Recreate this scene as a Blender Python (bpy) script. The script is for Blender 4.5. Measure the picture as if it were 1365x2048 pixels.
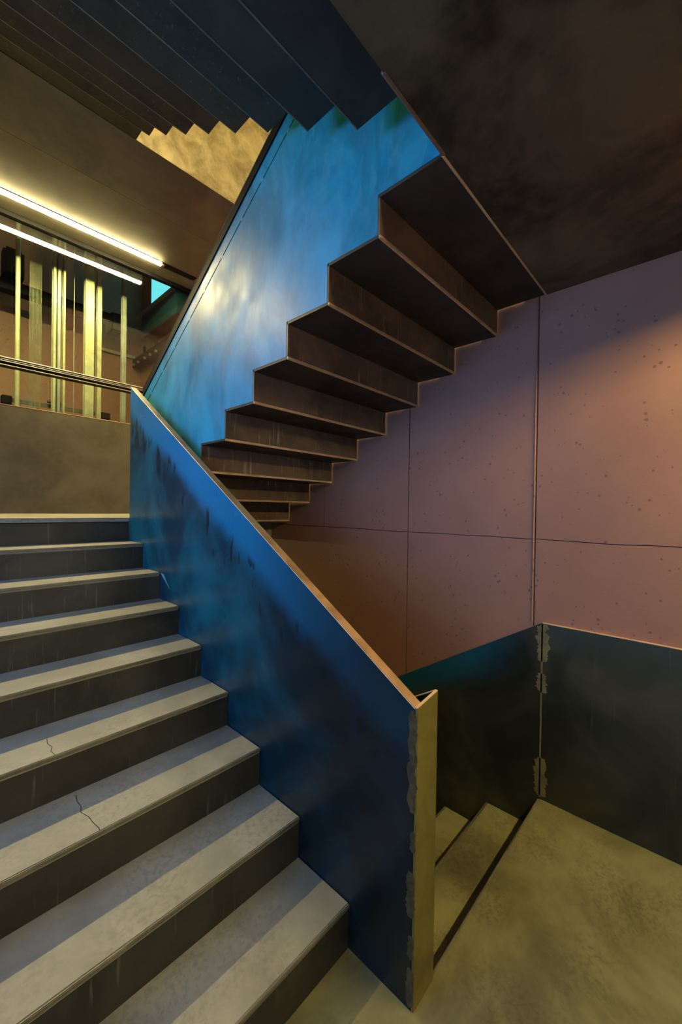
import bpy, bmesh, math, random
from mathutils import Vector, Matrix, noise
random.seed(7)
scene = bpy.context.scene
COL = scene.collection
for o in list(bpy.data.objects):
    bpy.data.objects.remove(o)

# ------------------------------------------------------------------ camera
YAW, PIT, ROL = math.radians(42.7897), math.radians(-0.42187), math.radians(0.83538)
CAMZ = 1.66584
c, s = math.cos(YAW), math.sin(YAW)
fwd = Vector((c * math.cos(PIT), s * math.cos(PIT), math.sin(PIT)))
rgt = Vector((s, -c, 0))
upv = Vector((-c * math.sin(PIT), -s * math.sin(PIT), math.cos(PIT)))
r2 = rgt * math.cos(ROL) + upv * math.sin(ROL)
u2 = -rgt * math.sin(ROL) + upv * math.cos(ROL)
cam = bpy.data.cameras.new('camera')
cam.sensor_fit = 'HORIZONTAL'
cam.sensor_width = 36.0
cam.lens = 796.0225 / 1365.0 * 36.0
cam.clip_start = 0.02
cam_o = bpy.data.objects.new('camera', cam)
COL.objects.link(cam_o)
m = Matrix.Identity(4)
for i in range(3):
    m[i][0], m[i][1], m[i][2] = r2[i], u2[i], -fwd[i]
m.translation = Vector((0, 0, CAMZ))
cam_o.matrix_world = m
scene.camera = cam_o

# ------------------------------------------------------------------ world, daylight, exposure
SKY_STRENGTH = 0.25
DAY_POWER = 5.5
DAY2_POWER = 20.0
DAY_COLOR = (0.42, 0.68, 1.0)
TUBE_HALF = 135.0        # radiance of the half-landing tube
TUBE_LANDING = 150.0
TUBE_UPPER = 330.0
LAMP_COLOR = (1.0, 0.80, 0.34)
scene.view_settings.view_transform = 'Standard'
scene.view_settings.look = 'None'
scene.view_settings.exposure = 1.7
scene.view_settings.gamma = 1.0
scene.view_settings.use_curve_mapping = False
w = bpy.data.worlds.new('world')
scene.world = w
w.use_nodes = True
w.node_tree.nodes['Background'].inputs[0].default_value = (0.30, 0.52, 0.85, 1)
w.node_tree.nodes['Background'].inputs[1].default_value = SKY_STRENGTH

def area_light(name, loc, direction, sx, sy, power, color):
    L = bpy.data.lights.new(name, 'AREA')
    L.shape = 'RECTANGLE'; L.size = sx; L.size_y = sy
    L.energy = power; L.color = color
    o = bpy.data.objects.new(name, L)
    COL.objects.link(o)
    o.location = loc
    o.rotation_euler = Vector(direction).to_track_quat('-Z', 'Y').to_euler()
    return o
# daylight entering by the window beside the landing, behind the camera
area_light('daylight', (-1.02, -0.75, 1.25), (1.0, 0.75, 0.22), 1.5, 1.5, DAY_POWER, DAY_COLOR)
# daylight entering by the window above the lower flight
area_light('daylight', (-1.02, 1.75, 2.35), (1.0, -0.05, -0.45), 1.6, 0.9, DAY2_POWER, (0.19, 0.40, 1.0))

# ------------------------------------------------------------------ dimensions
R, G = 0.175, 0.28639
SL = R / G
X1, X2, XW = 1.135, 1.282, 2.505
XL = -0.92
YE, YM = 0.700, 0.979          # landing edge of the down flight / first riser of the up flight
YH = YM + 8 * G                # edge of the half landing
ZH = 9 * R
YG = 5.0                       # lift glazing
YB = 6.75                      # back of the lift shaft
YBACK = -2.2
ZTOP = 6.35

# ------------------------------------------------------------------ node helpers
class NT:
    def __init__(self, name):
        self.m = bpy.data.materials.new(name)
        self.m.use_nodes = True
        self.t = self.m.node_tree
        self.t.nodes.clear()
        self.out = self.n('ShaderNodeOutputMaterial')
        self.pos = self.n('ShaderNodeNewGeometry').outputs['Position']
    def n(self, typ, **kw):
        nd = self.t.nodes.new(typ)
        for k, v in kw.items(): setattr(nd, k, v)
        return nd
    def link(self, a, b): self.t.links.new(a, b)
    def put(self, sock, v):
        if isinstance(v, bpy.types.NodeSocket): self.link(v, sock)
        elif isinstance(v, (tuple, list)) and len(v) == 3 and sock.type == 'RGBA': sock.default_value = (*v, 1)
        else: sock.default_value = v
    def math(self, op, a, b=None, cl=False):
        nd = self.n('ShaderNodeMath', operation=op, use_clamp=cl)
        self.put(nd.inputs[0], a)
        if b is not None: self.put(nd.inputs[1], b)
        return nd.outputs[0]
    def sep(self):
        nd = self.n('ShaderNodeSeparateXYZ'); self.link(self.pos, nd.inputs[0]); return nd.outputs
    def map(self, scale=(1, 1, 1), rot=(0, 0, 0), loc=(0, 0, 0)):
        nd = self.n('ShaderNodeMapping'); self.link(self.pos, nd.inputs[0])
        nd.inputs['Scale'].default_value = scale; nd.inputs['Rotation'].default_value = rot; nd.inputs['Location'].default_value = loc
        return nd.outputs[0]
    def noise(self, scale, detail=4, rough=.55, vec=None, dist=0):
        nd = self.n('ShaderNodeTexNoise'); self.link(vec or self.pos, nd.inputs['Vector'])
        nd.inputs['Scale'].default_value = scale; nd.inputs['Detail'].default_value = detail
        nd.inputs['Roughness'].default_value = rough; nd.inputs['Distortion'].default_value = dist
        return nd.outputs['Fac']
    def ramp(self, v, a, b, lo=0., hi=1.):
        nd = self.n('ShaderNodeMapRange', clamp=True); nd.interpolation_type = 'SMOOTHSTEP'
        self.put(nd.inputs[0], v)
        for i, q in zip((1, 2, 3, 4), (a, b, lo, hi)): nd.inputs[i].default_value = q
        return nd.outputs[0]
    def mix(self, f, a, b, mode='MIX'):
        nd = self.n('ShaderNodeMix', data_type='RGBA', blend_type=mode)
        self.put(nd.inputs[0], f); self.put(nd.inputs[6], a); self.put(nd.inputs[7], b)
        return nd.outputs[2]
    def bump(self, h, strength=.2, dist=.01):
        nd = self.n('ShaderNodeBump'); nd.inputs['Strength'].default_value = strength; nd.inputs['Distance'].default_value = dist
        self.link(h, nd.inputs['Height']); return nd.outputs[0]
    def principled(self, col, rough=.5, metal=0., spec=.5, normal=None, emis=None, es=0):
        nd = self.n('ShaderNodeBsdfPrincipled')
        self.put(nd.inputs['Base Color'], col); self.put(nd.inputs['Roughness'], rough)
        self.put(nd.inputs['Metallic'], metal); self.put(nd.inputs['Specular IOR Level'], spec)
        if normal: self.link(normal, nd.inputs['Normal'])
        if emis: self.put(nd.inputs['Emission Color'], emis); nd.inputs['Emission Strength'].default_value = es
        self.link(nd.outputs[0], self.out.inputs[0])
        return self.m

def mat_steel(name, dark, light, rough=.45, metal=.35, scale=2.2, streak=None, streak_col=(.25, .21, .16)):
    t = NT(name)
    a = t.ramp(t.noise(scale, 6, .62, dist=.6), .32, .72)
    col = t.mix(a, dark, light)
    b = t.ramp(t.noise(scale * 9, 4, .6), .35, .75)
    col = t.mix(t.math('MULTIPLY', b, .35), col, light)
    if streak == 'v':     # thin run marks down vertical faces
        v = t.map((55, 55, 3.0))
        st = t.ramp(t.noise(1.0, 3, .6, v), .60, .72)
        msk = t.ramp(t.noise(1.7, 3, .5), .42, .54)
        f = t.math('MULTIPLY', t.math('MULTIPLY', st, msk), .7)
        col = t.mix(f, col, streak_col)
    elif streak == 'y':   # fine marks along the run of the stair
        v = t.map((70, 5, 70))
        st = t.ramp(t.noise(1.0, 3, .6, v), .58, .72)
        msk = t.ramp(t.noise(2.0, 3, .5), .46, .60)
        f = t.math('MULTIPLY', t.math('MULTIPLY', st, msk), .40)
        col = t.mix(f, col, streak_col)
    rg = t.ramp(t.noise(scale * 2.3, 5, .6), .3, .7, rough - .08, rough + .12)
    return t.principled(col, rg, metal, .5, t.bump(t.noise(60, 3, .6), .05, .004))

def mat_blue(name, kind):
    """blued hot-rolled steel sheet; kind 'low' / 'high' pick the patina of the two balustrades"""
    t = NT(name)
    x, y, z = t.sep()
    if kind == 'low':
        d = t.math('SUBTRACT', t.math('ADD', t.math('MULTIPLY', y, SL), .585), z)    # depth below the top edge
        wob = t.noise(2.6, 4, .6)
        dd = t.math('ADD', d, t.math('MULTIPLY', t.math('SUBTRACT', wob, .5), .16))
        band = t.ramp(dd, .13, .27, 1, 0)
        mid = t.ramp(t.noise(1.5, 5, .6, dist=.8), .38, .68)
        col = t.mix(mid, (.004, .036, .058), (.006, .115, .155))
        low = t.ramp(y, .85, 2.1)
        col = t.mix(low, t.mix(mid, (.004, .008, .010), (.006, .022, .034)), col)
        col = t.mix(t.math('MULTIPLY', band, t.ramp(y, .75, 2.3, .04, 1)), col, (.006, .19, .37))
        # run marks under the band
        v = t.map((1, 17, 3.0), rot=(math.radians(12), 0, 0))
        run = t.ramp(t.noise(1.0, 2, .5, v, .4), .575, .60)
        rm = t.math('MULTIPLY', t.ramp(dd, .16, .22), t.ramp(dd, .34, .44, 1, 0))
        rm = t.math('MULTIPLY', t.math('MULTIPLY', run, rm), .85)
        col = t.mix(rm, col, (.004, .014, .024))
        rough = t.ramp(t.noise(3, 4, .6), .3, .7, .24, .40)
    elif kind == 'high':
        v = t.map((1.2, 2.2, 1.1), rot=(math.radians(-32), 0, 0))
        cl = t.ramp(t.noise(1.5, 6, .62, v, .7), .34, .68)
        col = t.mix(cl, (.004, .16, .24), (.009, .29, .42))
        v2 = t.map((6, 9, 3), rot=(math.radians(-30), 0, 0))
        fine = t.ramp(t.noise(2.0, 6, .65, v2, .5), .50, .70)
        col = t.mix(t.math('MULTIPLY', fine, .5), col, (.05, .29, .36))
        spk = t.math('MULTIPLY', t.ramp(t.noise(7.0, 5, .7, v2, .4), .60, .70), t.ramp(t.noise(2.2, 3), .48, .62))
        col = t.mix(t.math('MULTIPLY', spk, .7), col, (.004, .06, .17))
        rough = t.ramp(t.noise(4, 4, .6), .3, .7, .38, .55)
    elif kind == 'dado':
        cl = t.ramp(t.noise(1.6, 6, .6, dist=.5), .35, .7)
        col = t.mix(cl, (.012, .012, .007), (.052, .048, .026))
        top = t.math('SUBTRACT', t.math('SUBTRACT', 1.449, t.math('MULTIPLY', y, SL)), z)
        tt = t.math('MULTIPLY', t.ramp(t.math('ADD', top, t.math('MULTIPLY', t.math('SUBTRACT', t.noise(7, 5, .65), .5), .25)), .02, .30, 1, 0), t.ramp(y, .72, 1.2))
        col = t.mix(tt, col, (.004, .075, .115))  # blue light along the sloping sheet's top, painted in as teal
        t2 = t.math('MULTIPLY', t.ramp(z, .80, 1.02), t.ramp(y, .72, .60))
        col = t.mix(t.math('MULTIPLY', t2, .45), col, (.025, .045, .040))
        v = t.map((30, 30, 2))
        col = t.mix(t.math('MULTIPLY', t.ramp(t.noise(1, 4, .6, v), .62, .75), .25), col, (.06, .07, .05))
        rough = t.ramp(t.noise(3, 4, .6), .3, .7, .36, .52)
    return t.principled(col, rough, .0 if kind == 'high' else .2, .35 if kind == 'high' else .5, t.bump(t.noise(45, 3, .6), .06, .004))

def mat_concrete(name, a, b, rough=.75, scale=1.6, spots=.25, cracks=False):
    t = NT(name)
    f = t.ramp(t.noise(scale, 7, .62, dist=.4), .3, .72)
    col = t.mix(f, a, b)
    sp = t.ramp(t.noise(55, 3, .6), .42, .68)
    col = t.mix(t.math('MULTIPLY', t.math('MULTIPLY', sp, t.ramp(t.noise(2.5, 3), .42, .62)), spots), col, tuple(.35 * q for q in a))
    return t.principled(col, rough, 0, .35, t.bump(t.noise(120, 3, .6), .12, .003))

def mat_pink(name):
    t = NT(name)
    f = t.ramp(t.noise(1.1, 6, .6, dist=.3), .3, .7)
    col = t.mix(f, (.250, .112, .070), (.300, .140, .088))
    vo = t.n('ShaderNodeTexVoronoi'); t.link(t.pos, vo.inputs['Vector']); vo.inputs['Scale'].default_value = 26
    rad = t.ramp(t.noise(6, 2), .36, .66, .0, .21)
    pit = t.math('LESS_THAN', vo.outputs['Distance'], rad)
    col = t.mix(t.math('MULTIPLY', pit, .55), col, (.07, .035, .03))
    h = t.math('SUBTRACT', t.math('MULTIPLY', t.noise(70, 4, .6), .3), pit)
    return t.principled(col, .62, 0, .4, t.bump(h, .35, .006))

def mat_plain(name, col, rough=.5, metal=0., spec=.5, var=.25, scale=12):
    t = NT(name)
    f = t.ramp(t.noise(scale, 4, .6), .3, .7)
    cc = t.mix(f, tuple(q * (1 - var) for q in col), tuple(min(1, q * (1 + var)) for q in col))
    return t.principled(cc, rough, metal, spec)

def mat_emit(name, col, strength):
    t = NT(name)
    e = t.n('ShaderNodeEmission'); e.inputs[0].default_value = (*col, 1); e.inputs[1].default_value = strength
    t.link(e.outputs[0], t.out.inputs[0]); return t.m

def mat_glass(name, tint):
    t = NT(name)
    lw = t.n('ShaderNodeLayerWeight'); lw.inputs[0].default_value = .5
    p5 = t.math('POWER', lw.outputs['Facing'], 5.0)
    fac = t.math('ADD', t.math('MULTIPLY', p5, .94), .035)
    a = t.n('ShaderNodeBsdfTransparent'); a.inputs[0].default_value = (*tint, 1)
    b = t.n('ShaderNodeBsdfGlossy'); b.inputs['Roughness'].default_value = 0.0; b.inputs[0].default_value = (1, 1, 1, 1)
    mx = t.n('ShaderNodeMixShader'); t.link(fac, mx.inputs[0]); t.link(a.outputs[0], mx.inputs[1]); t.link(b.outputs[0], mx.inputs[2])
    t.link(mx.outputs[0], t.out.inputs[0]); return t.m

M = {}
M['blue_low'] = mat_blue('blued_steel_lower', 'low')
M['blue_high'] = mat_blue('blued_steel_upper', 'high')
M['dado'] = mat_blue('dado_steel', 'dado')
M['riser'] = mat_steel('dark_riser_steel', (.016, .0145, .010), (.042, .037, .026), .5, .2, 2.5, 'v', (.11, .10, .08))
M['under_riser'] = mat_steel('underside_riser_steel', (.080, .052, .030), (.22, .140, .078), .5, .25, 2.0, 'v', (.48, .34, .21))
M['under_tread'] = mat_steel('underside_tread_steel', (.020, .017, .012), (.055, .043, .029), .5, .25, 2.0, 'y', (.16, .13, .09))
M['soffit'] = mat_steel('soffit_steel', (.016, .014, .009), (.14, .105, .055), .5, .2, 1.6)
M['soffit_far'] = mat_steel('half_landing_soffit', (.066, .060, .040), (.105, .094, .060), .55, .1, 1.2)
M['soffit_front'] = mat_steel('half_landing_soffit_edge', (.045, .040, .028), (.105, .090, .060), .5, .1, 1.4)
M['under3'] = mat_steel('upper_flight_underside', (.012, .011, .006), (.036, .032, .016), .6, .0, 2.4, 'v', (.10, .10, .09))
M['tread'] = mat_concrete('tread_concrete', (.150, .138, .100), (.245, .226, .165), .55, 2.4, .3)
M['floor'] = mat_concrete('landing_concrete', (.085, .076, .033), (.255, .228, .103), .5, 1.5, .4)
M['pink'] = mat_pink('pink_concrete')
M['dark_wall'] = mat_steel('dark_wall', (.03, .028, .025), (.06, .055, .05), .6, .0, 1.4)
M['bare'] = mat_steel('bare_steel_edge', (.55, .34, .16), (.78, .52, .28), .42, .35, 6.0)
M['bare_dark'] = mat_steel('worn_steel_edge', (.10, .085, .055), (.20, .17, .11), .45, .35, 6.0)
def mat_rim():
    t = NT('oiled_top_edge')
    x, y, z = t.sep()
    n = t.ramp(t.noise(6, 5, .6), .3, .7)
    warm = t.mix(n, (.22, .115, .045), (.42, .23, .10))
    grey = t.mix(n, (.085, .070, .040), (.17, .14, .085))
    k = t.math('ADD', y, t.math('MULTIPLY', t.math('SUBTRACT', t.noise(9, 4, .6), .5), .8))
    return t.principled(t.mix(t.ramp(k, 1.15, 1.75), warm, grey), .5, .1, .4)
M['rim'] = mat_rim()
M['end'] = mat_steel('brassy_end_plate', (.085, .066, .014), (.17, .135, .030), .5, .2, 3.0)
M['gold'] = mat_steel('gold_lit_steel', (.26, .21, .10), (.58, .49, .27), .36, .3, 5.0, 'v', (.6, .5, .3))
M['black'] = mat_plain('black_steel', (.004, .004, .004), .7, .0, .12)
M['parapet'] = mat_steel('parapet_steel', (.070, .060, .034), (.125, .105, .062), .5, .2, 2.0)
M['weld'] = mat_steel('weld_scour', (.13, .095, .035), (.22, .16, .065), .5, .3, 18)
M['pale'] = mat_plain('pale_scuff', (.06, .24, .33), .5)
M['chip'] = mat_plain('scoured_grey_patch', (.060, .048, .024), .5, .2, var=.4, scale=30)
M['alu'] = mat_steel('aluminium', (.24, .23, .19), (.38, .36, .30), .38, .6, 6)
M['yellow'] = mat_plain('galvanised_post', (.42, .38, .22), .38, .35, var=.15)
M['teal'] = mat_plain('teal_steel', (.007, .036, .044), .45, .2)
M['glass'] = mat_glass('shaft_glass', (.88, .94, .92))
M['white'] = mat_plain('white_frame', (.55, .55, .55), .5)
M['rope'] = mat_plain('hoist_rope', (.22, .20, .12), .45, .4)

# ------------------------------------------------------------------ mesh helpers
class MB:
    def __init__(self): self.v = []; self.f = []
    def add(self, vs, fs):
        n = len(self.v); self.v += [tuple(q) for q in vs]; self.f += [tuple(i + n for i in f) for f in fs]; return self
    def box(self, x0, x1, y0, y1, z0, z1):
        vs = [(x, y, z) for z in (z0, z1) for y in (y0, y1) for x in (x0, x1)]
        return self.add(vs, [(0, 2, 3, 1), (4, 5, 7, 6), (0, 1, 5, 4), (2, 6, 7, 3), (0, 4, 6, 2), (1, 3, 7, 5)])
    def prism_x(self, poly, x0, x1):      # poly in (y, z), extruded along x
        n = len(poly)
        vs = [(x0, y, z) for y, z in poly] + [(x1, y, z) for y, z in poly]
        fs = [tuple(range(n)), tuple(range(2 * n - 1, n - 1, -1))]
        fs += [(i, i + n, (i + 1) % n + n, (i + 1) % n) for i in range(n)]
        return self.add(vs, fs)
    def prism_y(self, poly, y0, y1):      # poly in (x, z)
        n = len(poly)
        vs = [(x, y0, z) for x, z in poly] + [(x, y1, z) for x, z in poly]
        fs = [tuple(range(n)), tuple(range(2 * n - 1, n - 1, -1))]
        fs += [(i, i + n, (i + 1) % n + n, (i + 1) % n) for i in range(n)]
        return self.add(vs, fs)
    def tube(self, a, b, r, seg=12):
        a, b = Vector(a), Vector(b); d = (b - a).normalized()
        e1 = d.orthogonal().normalized(); e2 = d.cross(e1)
        ring = [(math.cos(2 * math.pi * i / seg), math.sin(2 * math.pi * i / seg)) for i in range(seg)]
        vs = [a + (e1 * p + e2 * q) * r for p, q in ring] + [b + (e1 * p + e2 * q) * r for p, q in ring]
        fs = [(i, (i + 1) % seg, (i + 1) % seg + seg, i + seg) for i in range(seg)]
        fs += [tuple(range(seg - 1, -1, -1)), tuple(range(seg, 2 * seg))]
        return self.add(vs, fs)
    def mesh(self, name, bevel=0.):
        me = bpy.data.meshes.new(name)
        me.from_pydata(self.v, [], self.f)
        bm = bmesh.new(); bm.from_mesh(me)
        bmesh.ops.recalc_face_normals(bm, faces=bm.faces)
        if bevel:
            bmesh.ops.bevel(bm, geom=[e for e in bm.edges], offset=bevel, segments=2, affect='EDGES', clamp_overlap=True)
        bm.to_mesh(me); bm.free()
        return me

def obj(name, mesh, mat, parent=None, loc=None):
    o = bpy.data.objects.new(name, mesh)
    if mat and not mesh.materials: mesh.materials.append(M[mat])
    COL.objects.link(o)
    if parent is not None: o.parent = parent
    if loc is not None: o.location = loc
    return o
def thing(name, label, cat, loc=(0, 0, 0), group=None):
    o = bpy.data.objects.new(name, None); COL.objects.link(o)
    o.empty_display_size = .1; o.location = loc
    o['label'] = label; o['category'] = cat
    if group: o['group'] = group
    return o
def struct(o, label, cat):
    o['kind'] = 'structure'; o['label'] = label; o['category'] = cat
    return o
def tag(o, label, cat, group=None):
    o['label'] = label; o['category'] = cat
    if group: o['group'] = group
    return o
def rel(mb, L):
    mb.v = [(a - L[0], b - L[1], d - L[2]) for a, b, d in mb.v]; return mb
def part(name, mb, mat, parent, bevel=0.):
    L = parent.location.copy(); p = parent.parent
    while p is not None: L += p.location; p = p.parent
    return obj(name, rel(mb, L).mesh(name, bevel), mat, parent)
def slab(name, dims, mat, label, cat, bevel=0.):
    return struct(obj(name, MB().box(*dims).mesh(name, bevel), mat), label, cat)

# ------------------------------------------------------------------ the shell
mb = MB().box(XL, XW, YBACK, YE, -.20, 0).box(XL, X1, YE, YM + .02, -.20, 0)
struct(obj('floor', mb.mesh('floor'), 'floor'), 'grey concrete landing floor at the foot of the stair', 'floor')
slab('floor', (XL, XW, YH + .016, YG, ZH - .22, ZH), 'tread', 'half landing floor beyond the top of the lower stair flight', 'floor')
slab('floor', (XL, XW, YM + 8 * G, 5.0, -ZH - .2, -ZH), 'floor', 'lower half landing floor below the descending flight', 'floor')
slab('ceiling', (XL, XW, YBACK, .712, 2.929, 3.15), 'soffit', 'dark steel soffit of the landing overhead at upper right', 'ceiling')
hc = slab('ceiling', (XL, XW, YH + .005, YG, 4.485, 4.725), 'soffit', 'flat soffit over the half landing with fluorescent tube', 'ceiling')
obj('soffit_panel', MB().box(XL, XW, YH + .005, 3.935, 4.475, 4.484).mesh('soffit_panel'), 'soffit_front', hc)
obj('soffit_panel', MB().box(XL, XW, 3.938, YG, 4.475, 4.484).mesh('soffit_panel'), 'soffit_far', hc)
slab('ceiling', (XL, XW, YBACK, YB, ZTOP, ZTOP + .1), 'dark_wall', 'dark ceiling at the top of the stairwell', 'ceiling')
slab('wall_back', (XL - .1, XW + .1, YBACK - .1, YBACK, -1.8, ZTOP), 'dark_wall', 'plain dark wall behind the landing', 'wall')
# left wall with a window opening beside the landing
WY0, WY1, WZ0, WZ1 = -1.55, 0.05, .45, 2.05
VY0, VY1, VZ0, VZ1 = .9, 2.6, 1.85, 2.85
mb = MB().box(XL - .1, XL, YBACK, WY0, -1.8, ZTOP).box(XL - .1, XL, WY1, VY0, -1.8, ZTOP).box(XL - .1, XL, VY1, YB, -1.8, ZTOP)
mb.box(XL - .1, XL, VY0, VY1, -1.8, VZ0).box(XL - .1, XL, VY0, VY1, VZ1, ZTOP)
mb.box(XL - .1, XL, WY0, WY1, -1.8, WZ0).box(XL - .1, XL, WY0, WY1, WZ1, ZTOP)
struct(obj('wall_left', mb.mesh('wall_left'), 'dark_wall'), 'plain dark wall along the outer side of the stair', 'wall')
for nm, a0, a1, b0, b1, lb in [('window_2', WY0, WY1, WZ0, WZ1, 'window frame in the wall beside the landing'),
                               ('window_3', VY0, VY1, VZ0, VZ1, 'window frame in the wall above the lower flight')]:
    q = MB().box(XL - .08, XL - .02, a0, a1, b0, b0 + .05).box(XL - .08, XL - .02, a0, a1, b1 - .05, b1)
    q.box(XL - .08, XL - .02, a0, a0 + .05, b0 + .05, b1 - .05).box(XL - .08, XL - .02, a1 - .05, a1, b0 + .05, b1 - .05)
    struct(obj(nm, q.mesh(nm), 'black'), lb, 'window')

# pink board-marked concrete wall: cast panels with open joints
wr = struct(obj('wall_right', MB().box(XW + .012, XW + .15, YBACK, YG + .02, -1.8, ZTOP).mesh('wall_right'), 'dark_wall'),
            'pink painted concrete wall with panel joints beside the stair', 'wall')
cols = [YBACK, -1.02, -.135, .752, 1.638, 2.525, 3.41, 4.30, YG]
rows = [-1.8, 0.0, 1.505, 3.05, 4.6, ZTOP]
for i in range(len(cols) - 1):
    for j in range(len(rows) - 1):
        a, b, z0, z1 = cols[i], cols[i + 1], rows[j], rows[j + 1]
        jt = .0035
        # lower edge of the upper row wanders a little: the cold joint
        n = 10
        zz0 = [z0 + jt * (.5 if j else 0) for k in range(n + 1)]; zz1 = [z1 - jt * .5 for k in range(n + 1)]
        if j == 2: zz0 = [z0 + .002 + .010 * (noise.noise((a * 3 + (b - a) * k / n * 4, 3.3, 0))) for k in range(n + 1)]
        if j == 1: zz1 = [z1 - .003 + .010 * (noise.noise((a * 3 + (b - a) * k / n * 4, 3.3, 0))) for k in range(n + 1)]
        pa, pb = a + jt, b - jt
        if j == 1 and i == 4: pb = b
        if j == 1 and i == 5: pa = a
        ys = [pa + (pb - pa) * k / n for k in range(n + 1)]
        poly = [(ys[k], zz0[k]) for k in range(n + 1)] + [(ys[k], zz1[k]) for k in range(n, -1, -1)]
        obj('wall_panel', MB().prism_x(poly, XW, XW + .014).mesh('wall_panel'), 'pink', wr)
# raised bead on the joint and plugged tie holes
obj('joint_bead', MB().tube((XW - .001, .762, 1.02), (XW - .001, .762, 2.93), .005, 8).mesh('joint_bead'), 'pink', wr)
def disc(r, seg=20):
    mb = MB(); mb.tube((0, 0, 0), (-.004, 0, 0), r, seg); return mb
for (y, z) in [(.735, 2.062), (1.622, 2.062), (.735, 1.12), (2.50, 2.06)]:
    obj('tie_hole_plug', disc(.0125).mesh('tie_hole_plug', .0015), 'pink', wr, (XW + .0005, y, z))

# steel dado on the pink wall
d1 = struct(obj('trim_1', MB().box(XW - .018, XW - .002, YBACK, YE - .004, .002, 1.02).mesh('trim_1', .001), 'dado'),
            'dark steel dado sheet along the landing wall', 'wall panel')
poly = [(YE + .002, -.4), (YE + .002, 1.449 - SL * YE), (3.2, 1.449 - SL * 3.2), (3.2, -1.6), (YE + .5, -1.6)]
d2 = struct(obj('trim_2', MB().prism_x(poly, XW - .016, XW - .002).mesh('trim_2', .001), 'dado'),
            'dark steel dado sheet sloping down beside the descending flight', 'wall panel')
def ragged(y0, y1, z0, z1, amp, seed, n=60):
    """ragged patch outline in (y, z)"""
    L, Rr = [], []
    for k in range(n + 1):
        z = z0 + (z1 - z0) * k / n
        e = min(1, 12 * k / n, 12 * (n - k) / n)
        L.append((y0 + amp * (noise.noise((seed, z * 22, 1.)) + .8 * noise.noise((seed, z * 90, 2.))) + (1 - e) * (y1 - y0) * .3, z))
        Rr.append((y1 + amp * (noise.noise((seed + 9, z * 22, 5.)) + .8 * noise.noise((seed + 9, z * 90, 6.))) - (1 - e) * (y1 - y0) * .3, z))
    return L + Rr[::-1]
for (z0, z1, y0, y1, sd) in [(.80, 1.016, .665, .725, 1.), (.62, .73, .672, .722, 4.), (.02, .24, .665, .728, 7.)]:
    obj('weld_patch', MB().prism_x(ragged(y0, y1, z0, z1, .020, sd), XW - .0195, XW - .0178).mesh('weld_patch'), 'weld', d1)
obj('weld_seam', MB().box(XW - .0195, XW - .014, YE - .006, YE + .004, .01, 1.016).mesh('weld_seam', .001), 'bare_dark', d1)
obj('top_edge', MB().box(XW - .019, XW - .0005, YBACK, YE, 1.0205, 1.0235).mesh('top_edge'), 'bare', d1)
obj('top_edge', MB().prism_x([(YE, 1.449 - SL * YE + .0005), (YE, 1.449 - SL * YE + .003), (3.2, 1.449 - SL * 3.2 + .003), (3.2, 1.449 - SL * 3.2 + .0005)], XW - .017, XW - .0005).mesh('top_edge'), 'bare_dark', d2)

# ------------------------------------------------------------------ flights
# 1: the flight that climbs from the landing
fl = thing('stair_flight', 'lower flight of concrete treads and dark risers beside blue balustrade', 'stairs', (XL + .003, YM, 0))
tread_me = MB().box(0, X1 - XL - .005, .001, G + .004, -.026, 0).mesh('tread', .003)
nos_me = MB().box(0, X1 - XL - .005, -.006, .0005, -.014, -.0005).mesh('nosing', .0025)
ris_me = MB().box(0, X1 - XL - .005, 0, .012, -.012, R - .0255).mesh('riser')
for k in range(9):
    obj('riser', ris_me, 'riser', fl, (0, k * G + .002, k * R))
    if k < 8:
        t = obj('tread', tread_me, 'tread', fl, (0, k * G, (k + 1) * R))
        obj('nosing', nos_me, 'bare_dark', t)
obj('landing_nosing', MB().box(0, X1 - XL - .005, -.004, .0, -.030, -.0005).mesh('landing_nosing', .0025), 'tread', fl, (0, 8 * G - .011, 9 * R))
CRACKS = [([(.384, 1.99), (.378, 1.95), (.386, 1.91), (.376, 1.88), (.381, 1.842)], .70),
          ([(.446, 1.815), (.439, 1.77), (.442, 1.73), (.433, 1.695), (.447, 1.65), (.449, 1.61), (.456, 1.57), (.455, 1.555)], .525)]
def crack(pts, z, wd):
    mb = MB()
    for (a, b) in zip(pts[:-1], pts[1:]):
        d = Vector((b[0] - a[0], b[1] - a[1])).normalized(); n = Vector((-d.y, d.x)) * wd
        mb.add([(a[0] + n.x, a[1] + n.y, z), (a[0] - n.x, a[1] - n.y, z), (b[0] - n.x, b[1] - n.y, z), (b[0] + n.x, b[1] + n.y, z)], [(0, 1, 2, 3)])
    return mb
for pts, z in CRACKS:
    part('crack', crack(pts, z + .0006, .0011), 'black', fl)
poly = []
for k in range(9): poly += [(k * G + .016, k * R - .04), (k * G + .016, (k + 1) * R - .04)]
poly += [(8 * G + .016, 9 * R - .22), (0.2, -.10)]
obj('stringer', MB().prism_x(poly, 0.01, .03).mesh('stringer'), 'riser', fl)

# 0: the flight that goes down
fl = thing('stair_flight', 'descending flight of worn concrete steps between end post and pink wall', 'stairs', (X1 + .14, YE, -ZH))
wd = XW - .02 - (X1 + .14)
tr0 = MB().box(0, wd, .012, G + .012, -.03, 0).mesh('tread', .003)
ri0 = MB().box(0, wd, 0, .012, 0, R - .031).mesh('riser')
no0 = MB().box(0, wd, -.002, .012, -.014, -.0005).mesh('nosing', .002)
for k in range(9):
    z = ZH - (k + 1) * R
    obj('riser', ri0, 'riser', fl, (0, k * G + .001, z))
    if k < 8:
        t = obj('tread', tr0, 'floor', fl, (0, k * G, z))
        obj('nosing', no0, 'bare_dark', t, (0, G + .012, 0))
obj('nosing', MB().box(0, wd, -.001, .012, -.02, -.0005).mesh('nosing', .002), 'bare_dark', fl, (0, -.003, ZH))

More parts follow.
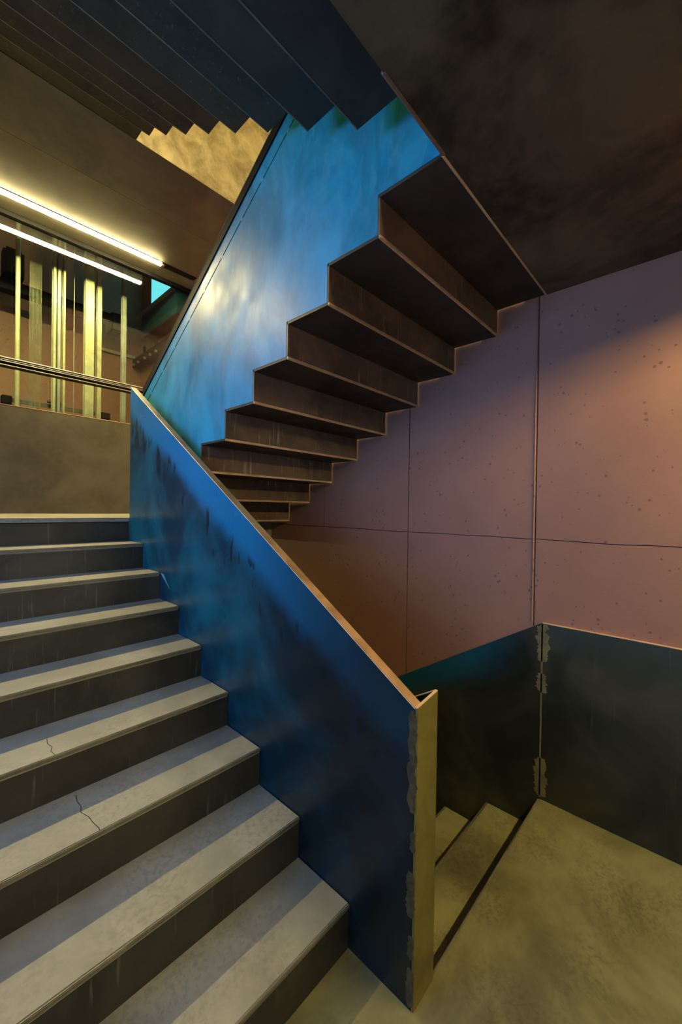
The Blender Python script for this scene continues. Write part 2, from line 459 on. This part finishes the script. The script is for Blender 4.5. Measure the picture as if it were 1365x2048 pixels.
# 2: the flight seen from below on the right (climbs towards the camera)
Y2, Z2 = .997, 2.942
fl = thing('stair_flight', 'folded steel flight seen from below between blue panel and pink wall', 'stairs', (X2 + .0, Y2, ZH))
wd = 2.4975 - X2
ut = MB().box(.0005, wd, .004, G + .002, 0, .013).mesh('tread')
ur = MB().box(.001, wd, 0, .010, .013, R).mesh('riser')
un = MB().box(.001, wd, -.004, .0075, -.001, .013).mesh('nosing', .002)
for k in range(8):
    z = Z2 - (k + 1) * R - ZH
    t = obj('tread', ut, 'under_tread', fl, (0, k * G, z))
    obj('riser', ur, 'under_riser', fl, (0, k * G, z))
    obj('nosing', un, 'bare', t)
obj('tread', MB().box(.0005, wd, .718 - Y2, .010, 2.929 - ZH, 2.941 - ZH).mesh('tread'), 'under_tread', fl)
obj('riser', MB().box(.03, wd, .719 - Y2, .731 - Y2, 2.945 - ZH, 3.15 - ZH).mesh('riser'), 'under_riser', fl)
obj('seam_bead', MB().tube((0, .716 - Y2, 2.931 - ZH), (wd, .716 - Y2, 2.931 - ZH), .006, 8).mesh('seam_bead'), 'bare', fl)  # bright colour stands in for the orange light along the seam
obj('seam_bead', MB().tube((-.36, .712 - Y2, 2.934 - ZH), (-.002, .712 - Y2, 2.934 - ZH), .009, 8).mesh('seam_bead'), 'under_riser', fl)

# 3: the flight seen from below at the top left (climbs away)
Y3, Z3, X3 = 1.016, 3.125, 1.160
fl = thing('stair_flight', 'dark stepped underside of the top flight hanging at upper left', 'stairs', (XL + .003, Y3, 3.15))
wd = X3 - XL - .003
u3 = MB().box(0, wd, -G + .002, 0, 0, .012).mesh('tread')
r3 = MB().box(0, wd, -.012, 0, .012, R).mesh('riser')
n3 = MB().box(0, wd, -.004, .002, -.0012, .011).mesh('nosing')
for k in range(9):
    z = Z3 + k * R - 3.15
    if k == 8:
        obj('tread', MB().box(0, wd, 2.98 - Y3, 3.268 - Y3, 4.4755 - 3.15, 4.4875 - 3.15).mesh('tread'), 'under3', fl)
        break
    t = obj('tread', u3, 'under3', fl, (0, k * G, z))
    if k < 8:
        obj('riser', r3, 'under3', fl, (0, k * G, z))
        obj('nosing', n3, 'bare_dark', t)

# ------------------------------------------------------------------ balustrades
def top1(y): return .5835 + SL * y
ba = thing('balustrade', 'dark blue sheet steel balustrade rising beside the lower flight', 'balustrade', (X1, YE, 0))
YT = 3.258
poly = [(YE + .004, 0), (YE + .004, top1(YE) - .004), (YT, top1(YT) - .004), (YT, ZH - .22), (YM + .25, 0), (YM + .25, -.001)]
poly = poly[:-1]
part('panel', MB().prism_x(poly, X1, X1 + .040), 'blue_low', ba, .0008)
part('top_edge', MB().prism_x([(YE + .002, top1(YE) - .0035), (YE + .002, top1(YE)), (YT, top1(YT)), (YT, top1(YT) - .0035)], X1 + .0005, X1 + .040), 'rim', ba)
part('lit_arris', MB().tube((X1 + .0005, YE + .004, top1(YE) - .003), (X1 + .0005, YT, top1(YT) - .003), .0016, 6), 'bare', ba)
XE = 1.268
e = part('end_plate', MB().prism_y([(X1 + .0005, 0), (X1 + .0005, top1(YE)), (XE, 1.028), (XE, 0)], YE - .006, YE + .003), 'end', ba, .001)
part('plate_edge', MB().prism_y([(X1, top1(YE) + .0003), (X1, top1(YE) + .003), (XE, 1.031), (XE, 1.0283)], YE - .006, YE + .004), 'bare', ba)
def top0(y): return 1.028 - SL * (y - YE)
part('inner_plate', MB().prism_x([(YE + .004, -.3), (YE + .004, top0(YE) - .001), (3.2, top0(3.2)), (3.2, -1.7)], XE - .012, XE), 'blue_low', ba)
part('plate_edge', MB().prism_x([(YE + .004, top0(YE) + .0), (YE + .004, top0(YE) + .003), (3.2, top0(3.2) + .003), (3.2, top0(3.2))], XE - .013, XE), 'bare', ba)
for (z0, z1, wdt, sd) in [(.66, 1.0, .030, 2.), (.53, .60, .018, 5.), (.31, .46, .030, 8.), (.17, .25, .020, 11.), (.01, .14, .024, 14.)]:
    part('scoured_patch', MB().prism_x(ragged(YE - .004, YE - .004 + wdt, z0, z1, .010, sd), X1 - .0012, X1 + .0005), 'chip', ba)
a = (2.70, ZH - 2 * R)
part('scuff_mark', MB().prism_x([(2.685, 1.221), (2.64, 1.218), (2.55, 1.135)], X1 - .0012, X1 + .0005), 'pale', ba)

# upper blue balustrade on flight 2: zigzag foot, slit, black cap
def off(y, o): return o - SL * y
bu = thing('balustrade', 'bright blue sheet steel balustrade with zigzag foot on upper flight', 'balustrade', (X2, YH, ZH))
YLO, YHI = 3.40, .60
zz = []
for k in range(8):
    zz += [(Y2 + k * G + .0105, Z2 - k * R + .0135), (Y2 + k * G + .0105, Z2 - (k + 1) * R + .0135)]
poly = [(YHI, 3.156), (.722, 3.156), (.722, 2.943), (Y2 + .0105, 2.943)] + zz[1:] + [(YLO, Z2 - 8 * R + .0135), (YLO, off(YLO, 4.534)), (YHI, off(YHI, 4.534))]
part('panel', MB().prism_x(poly, X2, X2 + .028), 'blue_high', bu)
part('top_band', MB().prism_x([(YLO, off(YLO, 4.546)), (YLO, off(YLO, 4.632)), (YHI, off(YHI, 4.632)), (YHI, off(YHI, 4.546))], X2, X2 + .028), 'blue_high', bu)
part('handrail', MB().prism_x([(YLO, off(YLO, 4.634)), (YLO, off(YLO, 4.700)), (YHI, off(YHI, 4.700)), (YHI, off(YHI, 4.634))], X2 - .006, X2 + .05), 'black', bu, .003)
part('handrail_edge', MB().tube((X2 - .006, YLO, off(YLO, 4.7)), (X2 - .006, YHI, off(YHI, 4.7)), .002, 6), 'bare_dark', bu)
part('backing', MB().prism_x([(YLO, off(YLO, 4.50)), (YLO, off(YLO, 4.60)), (YHI, off(YHI, 4.60)), (YHI, off(YHI, 4.50))], X2 + .020, X2 + .034), 'black', bu)
y = 3.25
while y > 1.3:
    part('weld_tab', MB().prism_x([(y, off(y, 4.532)), (y, off(y, 4.548)), (y - .018, off(y - .018, 4.548)), (y - .018, off(y - .018, 4.532))], X2 - .001, X2 + .02), 'pale', bu)
    y -= .19 + .05 * random.random()

# steel sheet closing the upper half landing; lamplight painted in as gold
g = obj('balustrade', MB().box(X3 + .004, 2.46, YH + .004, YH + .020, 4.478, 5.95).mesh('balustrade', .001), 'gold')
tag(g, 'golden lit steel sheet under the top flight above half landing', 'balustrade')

# parapet at the back of the half landing
pp = thing('parapet', 'olive steel parapet wall across the back of the half landing', 'parapet', (XL, YG - .05, ZH))
part('panel', MB().box(XL + .004, 2.49, YG - .045, YG + .01, ZH + .001, 2.616), 'parapet', pp, .001)
part('top_edge', MB().box(XL + .004, 2.49, YG - .046, YG + .011, 2.617, 2.622), 'bare', pp)

# ------------------------------------------------------------------ fluorescent lamps
def lamp(label, x0, x1, y, zc, ztop, strength, baffle=0., flush=False):
    t = thing('fluorescent_lamp', label, 'lamp', (x0, y, ztop))
    em = mat_emit('lamp_glow', LAMP_COLOR, strength)
    if flush:      # shallow rounded diffuser almost flush with the soffit
        n = 10
        prof = [(y + .036 * math.cos(math.pi * i / n), ztop - .0045 - .012 * math.sin(math.pi * i / n)) for i in range(n + 1)]
        o = part('tube', MB().prism_x(prof, x0 + .018, x1 - .018), None, t)
    else:
        o = part('tube', MB().tube((x0 + .02, y, zc), (x1 - .02, y, zc), .019, 16), None, t)
    o.data.materials.append(em)
    part('housing', MB().box(x0 - .05, min(x1 + .40, 2.49), y - .045, y + .045, ztop - .004, ztop - .001), 'black', t)
    for x in (x0, x1):
        part('end_cap', MB().box(x - .018, x + .018, y - .022, y + .022, zc - .024, ztop - .004), 'bare_dark', t, .003)
    if baffle:
        for sg in (-1, 1):
            part('baffle', MB().box(x0 - .05, min(x1 + .05, 2.49), y + sg * .14 - .003, y + sg * .14 + .003, zc - baffle, ztop - .001), 'black', t)
    return t
lamp('long glowing fluorescent tube under the half landing soffit', -.75, 1.965, 4.705, 4.468, 4.475, TUBE_HALF, flush=True)
lamp('fluorescent tube under the landing soffit behind the viewer', 1.35, 2.43, -.95, 2.87, 2.929, TUBE_LANDING, .045)
lamp('added unseen fill tube under the landing soffit left of the viewer', -.75, .25, -.95, 2.87, 2.929, TUBE_LANDING * .48, .045)  # added, unseen: warms the left treads and the far pink wall
lamp('added unseen fill tube under the half landing slab lighting the descending flight', .3, 1.965, 4.705, 1.348, 1.355, TUBE_HALF * .2, flush=True)  # added out of view to brighten the low end of the pink wall
lamp('fluorescent tube on the ceiling above the upper landing', .3, 2.0, -.75, 6.28, ZTOP, TUBE_UPPER)

# ------------------------------------------------------------------ lift shaft behind glass
slab('floor', (XL, 2.62, YG + .02, YB, -1.9, -1.8), 'dark_wall', 'pit floor of the lift shaft', 'floor')
slab('wall_shaft_back', (XL, 2.62, YB, YB + .1, -1.8, ZTOP), 'pink', 'pinkish back wall of the lift shaft behind the glass', 'wall')
slab('wall_shaft_side', (2.50, 2.62, YG + .02, YB, -1.8, ZTOP), 'pink', 'side wall of the lift shaft with the landing door', 'wall')
wn = struct(obj('window_1', MB().box(XL, 2.49, YG - .03, YG + .03, 4.435, 4.474).mesh('window_1'), 'black'),
            'glazed screen of the lift shaft above the parapet', 'window')
obj('pane', MB().box(XL, 2.49, YG - .004, YG + .004, 2.625, 2.985).mesh('pane'), 'glass', wn)
obj('pane', MB().box(XL, 2.49, YG - .004, YG + .004, 3.075, 4.434).mesh('pane'), 'glass', wn)
tr = thing('transom_rail', 'ribbed black and brass rail crossing the lift glazing', 'rail', (XL, YG, 2.98))
part('rail_body', MB().box(XL, 2.49, YG - .035, YG + .03, 2.986, 3.074), 'black', tr, .004)
for z, rr in [(3.068, .008), (3.050, .006), (3.034, .005), (2.996, .007)]:
    part('rib', MB().tube((XL, YG - .036, z), (2.49, YG - .036, z), rr, 8), 'alu' if z > 3.0 else 'bare_dark', tr)

def post(px_x, y, w, d, mat, label, z0=-1.797, z1=6.345, name='guide_rail', prof='box'):
    t = thing(name, label, 'guide rail' if name == 'guide_rail' else 'post', (px_x, y, z0))
    if prof == 'box':
        part('column', MB().box(px_x - w / 2, px_x + w / 2, y - d / 2, y + d / 2, z0, z1), mat, t, .004)
        part('flange', MB().box(px_x - w / 2 - .006, px_x + w / 2 + .006, y + d / 2, y + d / 2 + .006, z0, z1), mat, t)
    elif prof == 'tube':
        part('column', MB().tube((px_x, y, z0), (px_x, y, z1), w / 2, 18), mat, t)
        part('bracket', MB().box(px_x - w * .8, px_x + w * .8, y + w * .45, y + w * .45 + .03, 2.70, 2.76), 'black', t)
    return t
post(.783, 5.6, .045, .045, 'yellow', 'round yellow lit tube at far left of the lift shaft', prof='tube')
post(1.105, 5.55, .026, .05, 'yellow', 'left strip of the three pale lift guide rails')
post(1.150, 5.56, .030, .05, 'alu', 'middle strip of the three pale lift guide rails')
post(1.198, 5.55, .022, .05, 'yellow', 'right strip of the three pale lift guide rails')
post(1.456, 5.55, .095, .05, 'yellow', 'broad yellow lit post in the middle of the lift shaft', name='shaft_post')
post(1.575, 5.6, .050, .04, 'yellow', 'narrow yellow post beside the broad shaft post', name='shaft_post')
post(1.862, 5.6, .052, .03, 'alu', 'pale green post nearest the blue handrail', name='shaft_post')
ORD = ['leftmost'] + [q + ' from the left' for q in ('second', 'third', 'fourth', 'fifth', 'sixth', 'seventh', 'eighth', 'ninth')] + ['rightmost']
for i in range(10):
    x = .885 + i * .0115
    tag(obj('hoist_rope', MB().tube((0, 0, 0), (0, 0, ZTOP + 1.79), .0019, 6).mesh('hoist_rope'), 'rope', None, (x, 5.58, -1.795)),
        ORD[i] + ' of the ten parallel hoist ropes behind the lift glass', 'rope', 'parallel hoist ropes in the lift shaft')
tag(obj('governor_rope', MB().tube((0, 0, 0), (0, 0, ZTOP + 1.79), .0045, 8).mesh('governor_rope'), 'alu', None, (1.306, 5.58, -1.795)),
    'single thin rope hanging left of the broad shaft post', 'rope')
br = thing('shaft_bracket', 'olive steel cross bar low behind the lift glass', 'bracket', (.7, 5.72, 2.78))
part('bar', MB().box(.69, 1.72, 5.70, 5.72, 2.80, 2.845), 'parapet', br)
part('clamp', MB().box(.66, .75, 5.66, 5.76, 2.77, 2.86), 'black', br, .006)
part('clamp', MB().box(1.62, 1.73, 5.66, 5.76, 2.77, 2.85), 'black', br, .006)
part('foot', MB().box(1.07, 1.22, 5.64, 5.70, 2.855, 2.885), 'parapet', br, .003)
bm_ = thing('shaft_beam', 'dark horizontal beam crossing the lift shaft behind rails', 'beam', (.5, 6.3, 4.3))
part('beam', MB().box(.55, 2.02, 6.20, 6.36, 4.24, 4.36), 'black', bm_, .006)
part('buffer', MB().box(1.88, 2.04, 6.16, 6.40, 4.12, 4.38), 'black', bm_, .02)
part('motor_box', MB().box(.72, .92, 6.12, 6.34, 4.37, 4.72), 'black', bm_, .03)
# landing door gear on the shaft side wall
dg = thing('lift_door_gear', 'teal steel door sill box high on the shaft side wall', 'lift gear', (2.3, 5.6, 4.4))
part('sill_box', MB().box(2.30, 2.498, 5.06, 6.20, 4.15, 4.47), 'teal', dg, .008)
part('sill_track', MB().box(2.26, 2.34, 5.06, 6.34, 4.471, 4.495), 'alu', dg, .003)
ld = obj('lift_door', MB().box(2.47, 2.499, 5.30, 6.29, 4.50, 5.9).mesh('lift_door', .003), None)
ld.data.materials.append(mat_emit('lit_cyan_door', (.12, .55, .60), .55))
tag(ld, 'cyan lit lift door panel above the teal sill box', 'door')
ob = thing('lift_operator', 'black bolted door operator bar lower on the shaft side wall', 'lift gear', (2.4, 6.0, 3.8))
part('bar', MB().box(2.36, 2.498, 5.30, 6.72, 3.84, 3.98), 'black', ob, .01)
for y in (6.5, 6.05):
    part('hanger', MB().box(2.44, 2.47, y - .02, y + .02, 3.98, 4.15), 'black', ob, .003)
for y in (6.62, 6.45, 6.2, 6.0, 5.8):
    part('bolt', MB().tube((2.362, y, 3.87), (2.335, y, 3.87), .02, 8), 'alu', ob)
part('rail', MB().box(1.89, 2.40, 6.70, 6.73, 3.99, 4.03), 'yellow', ob)
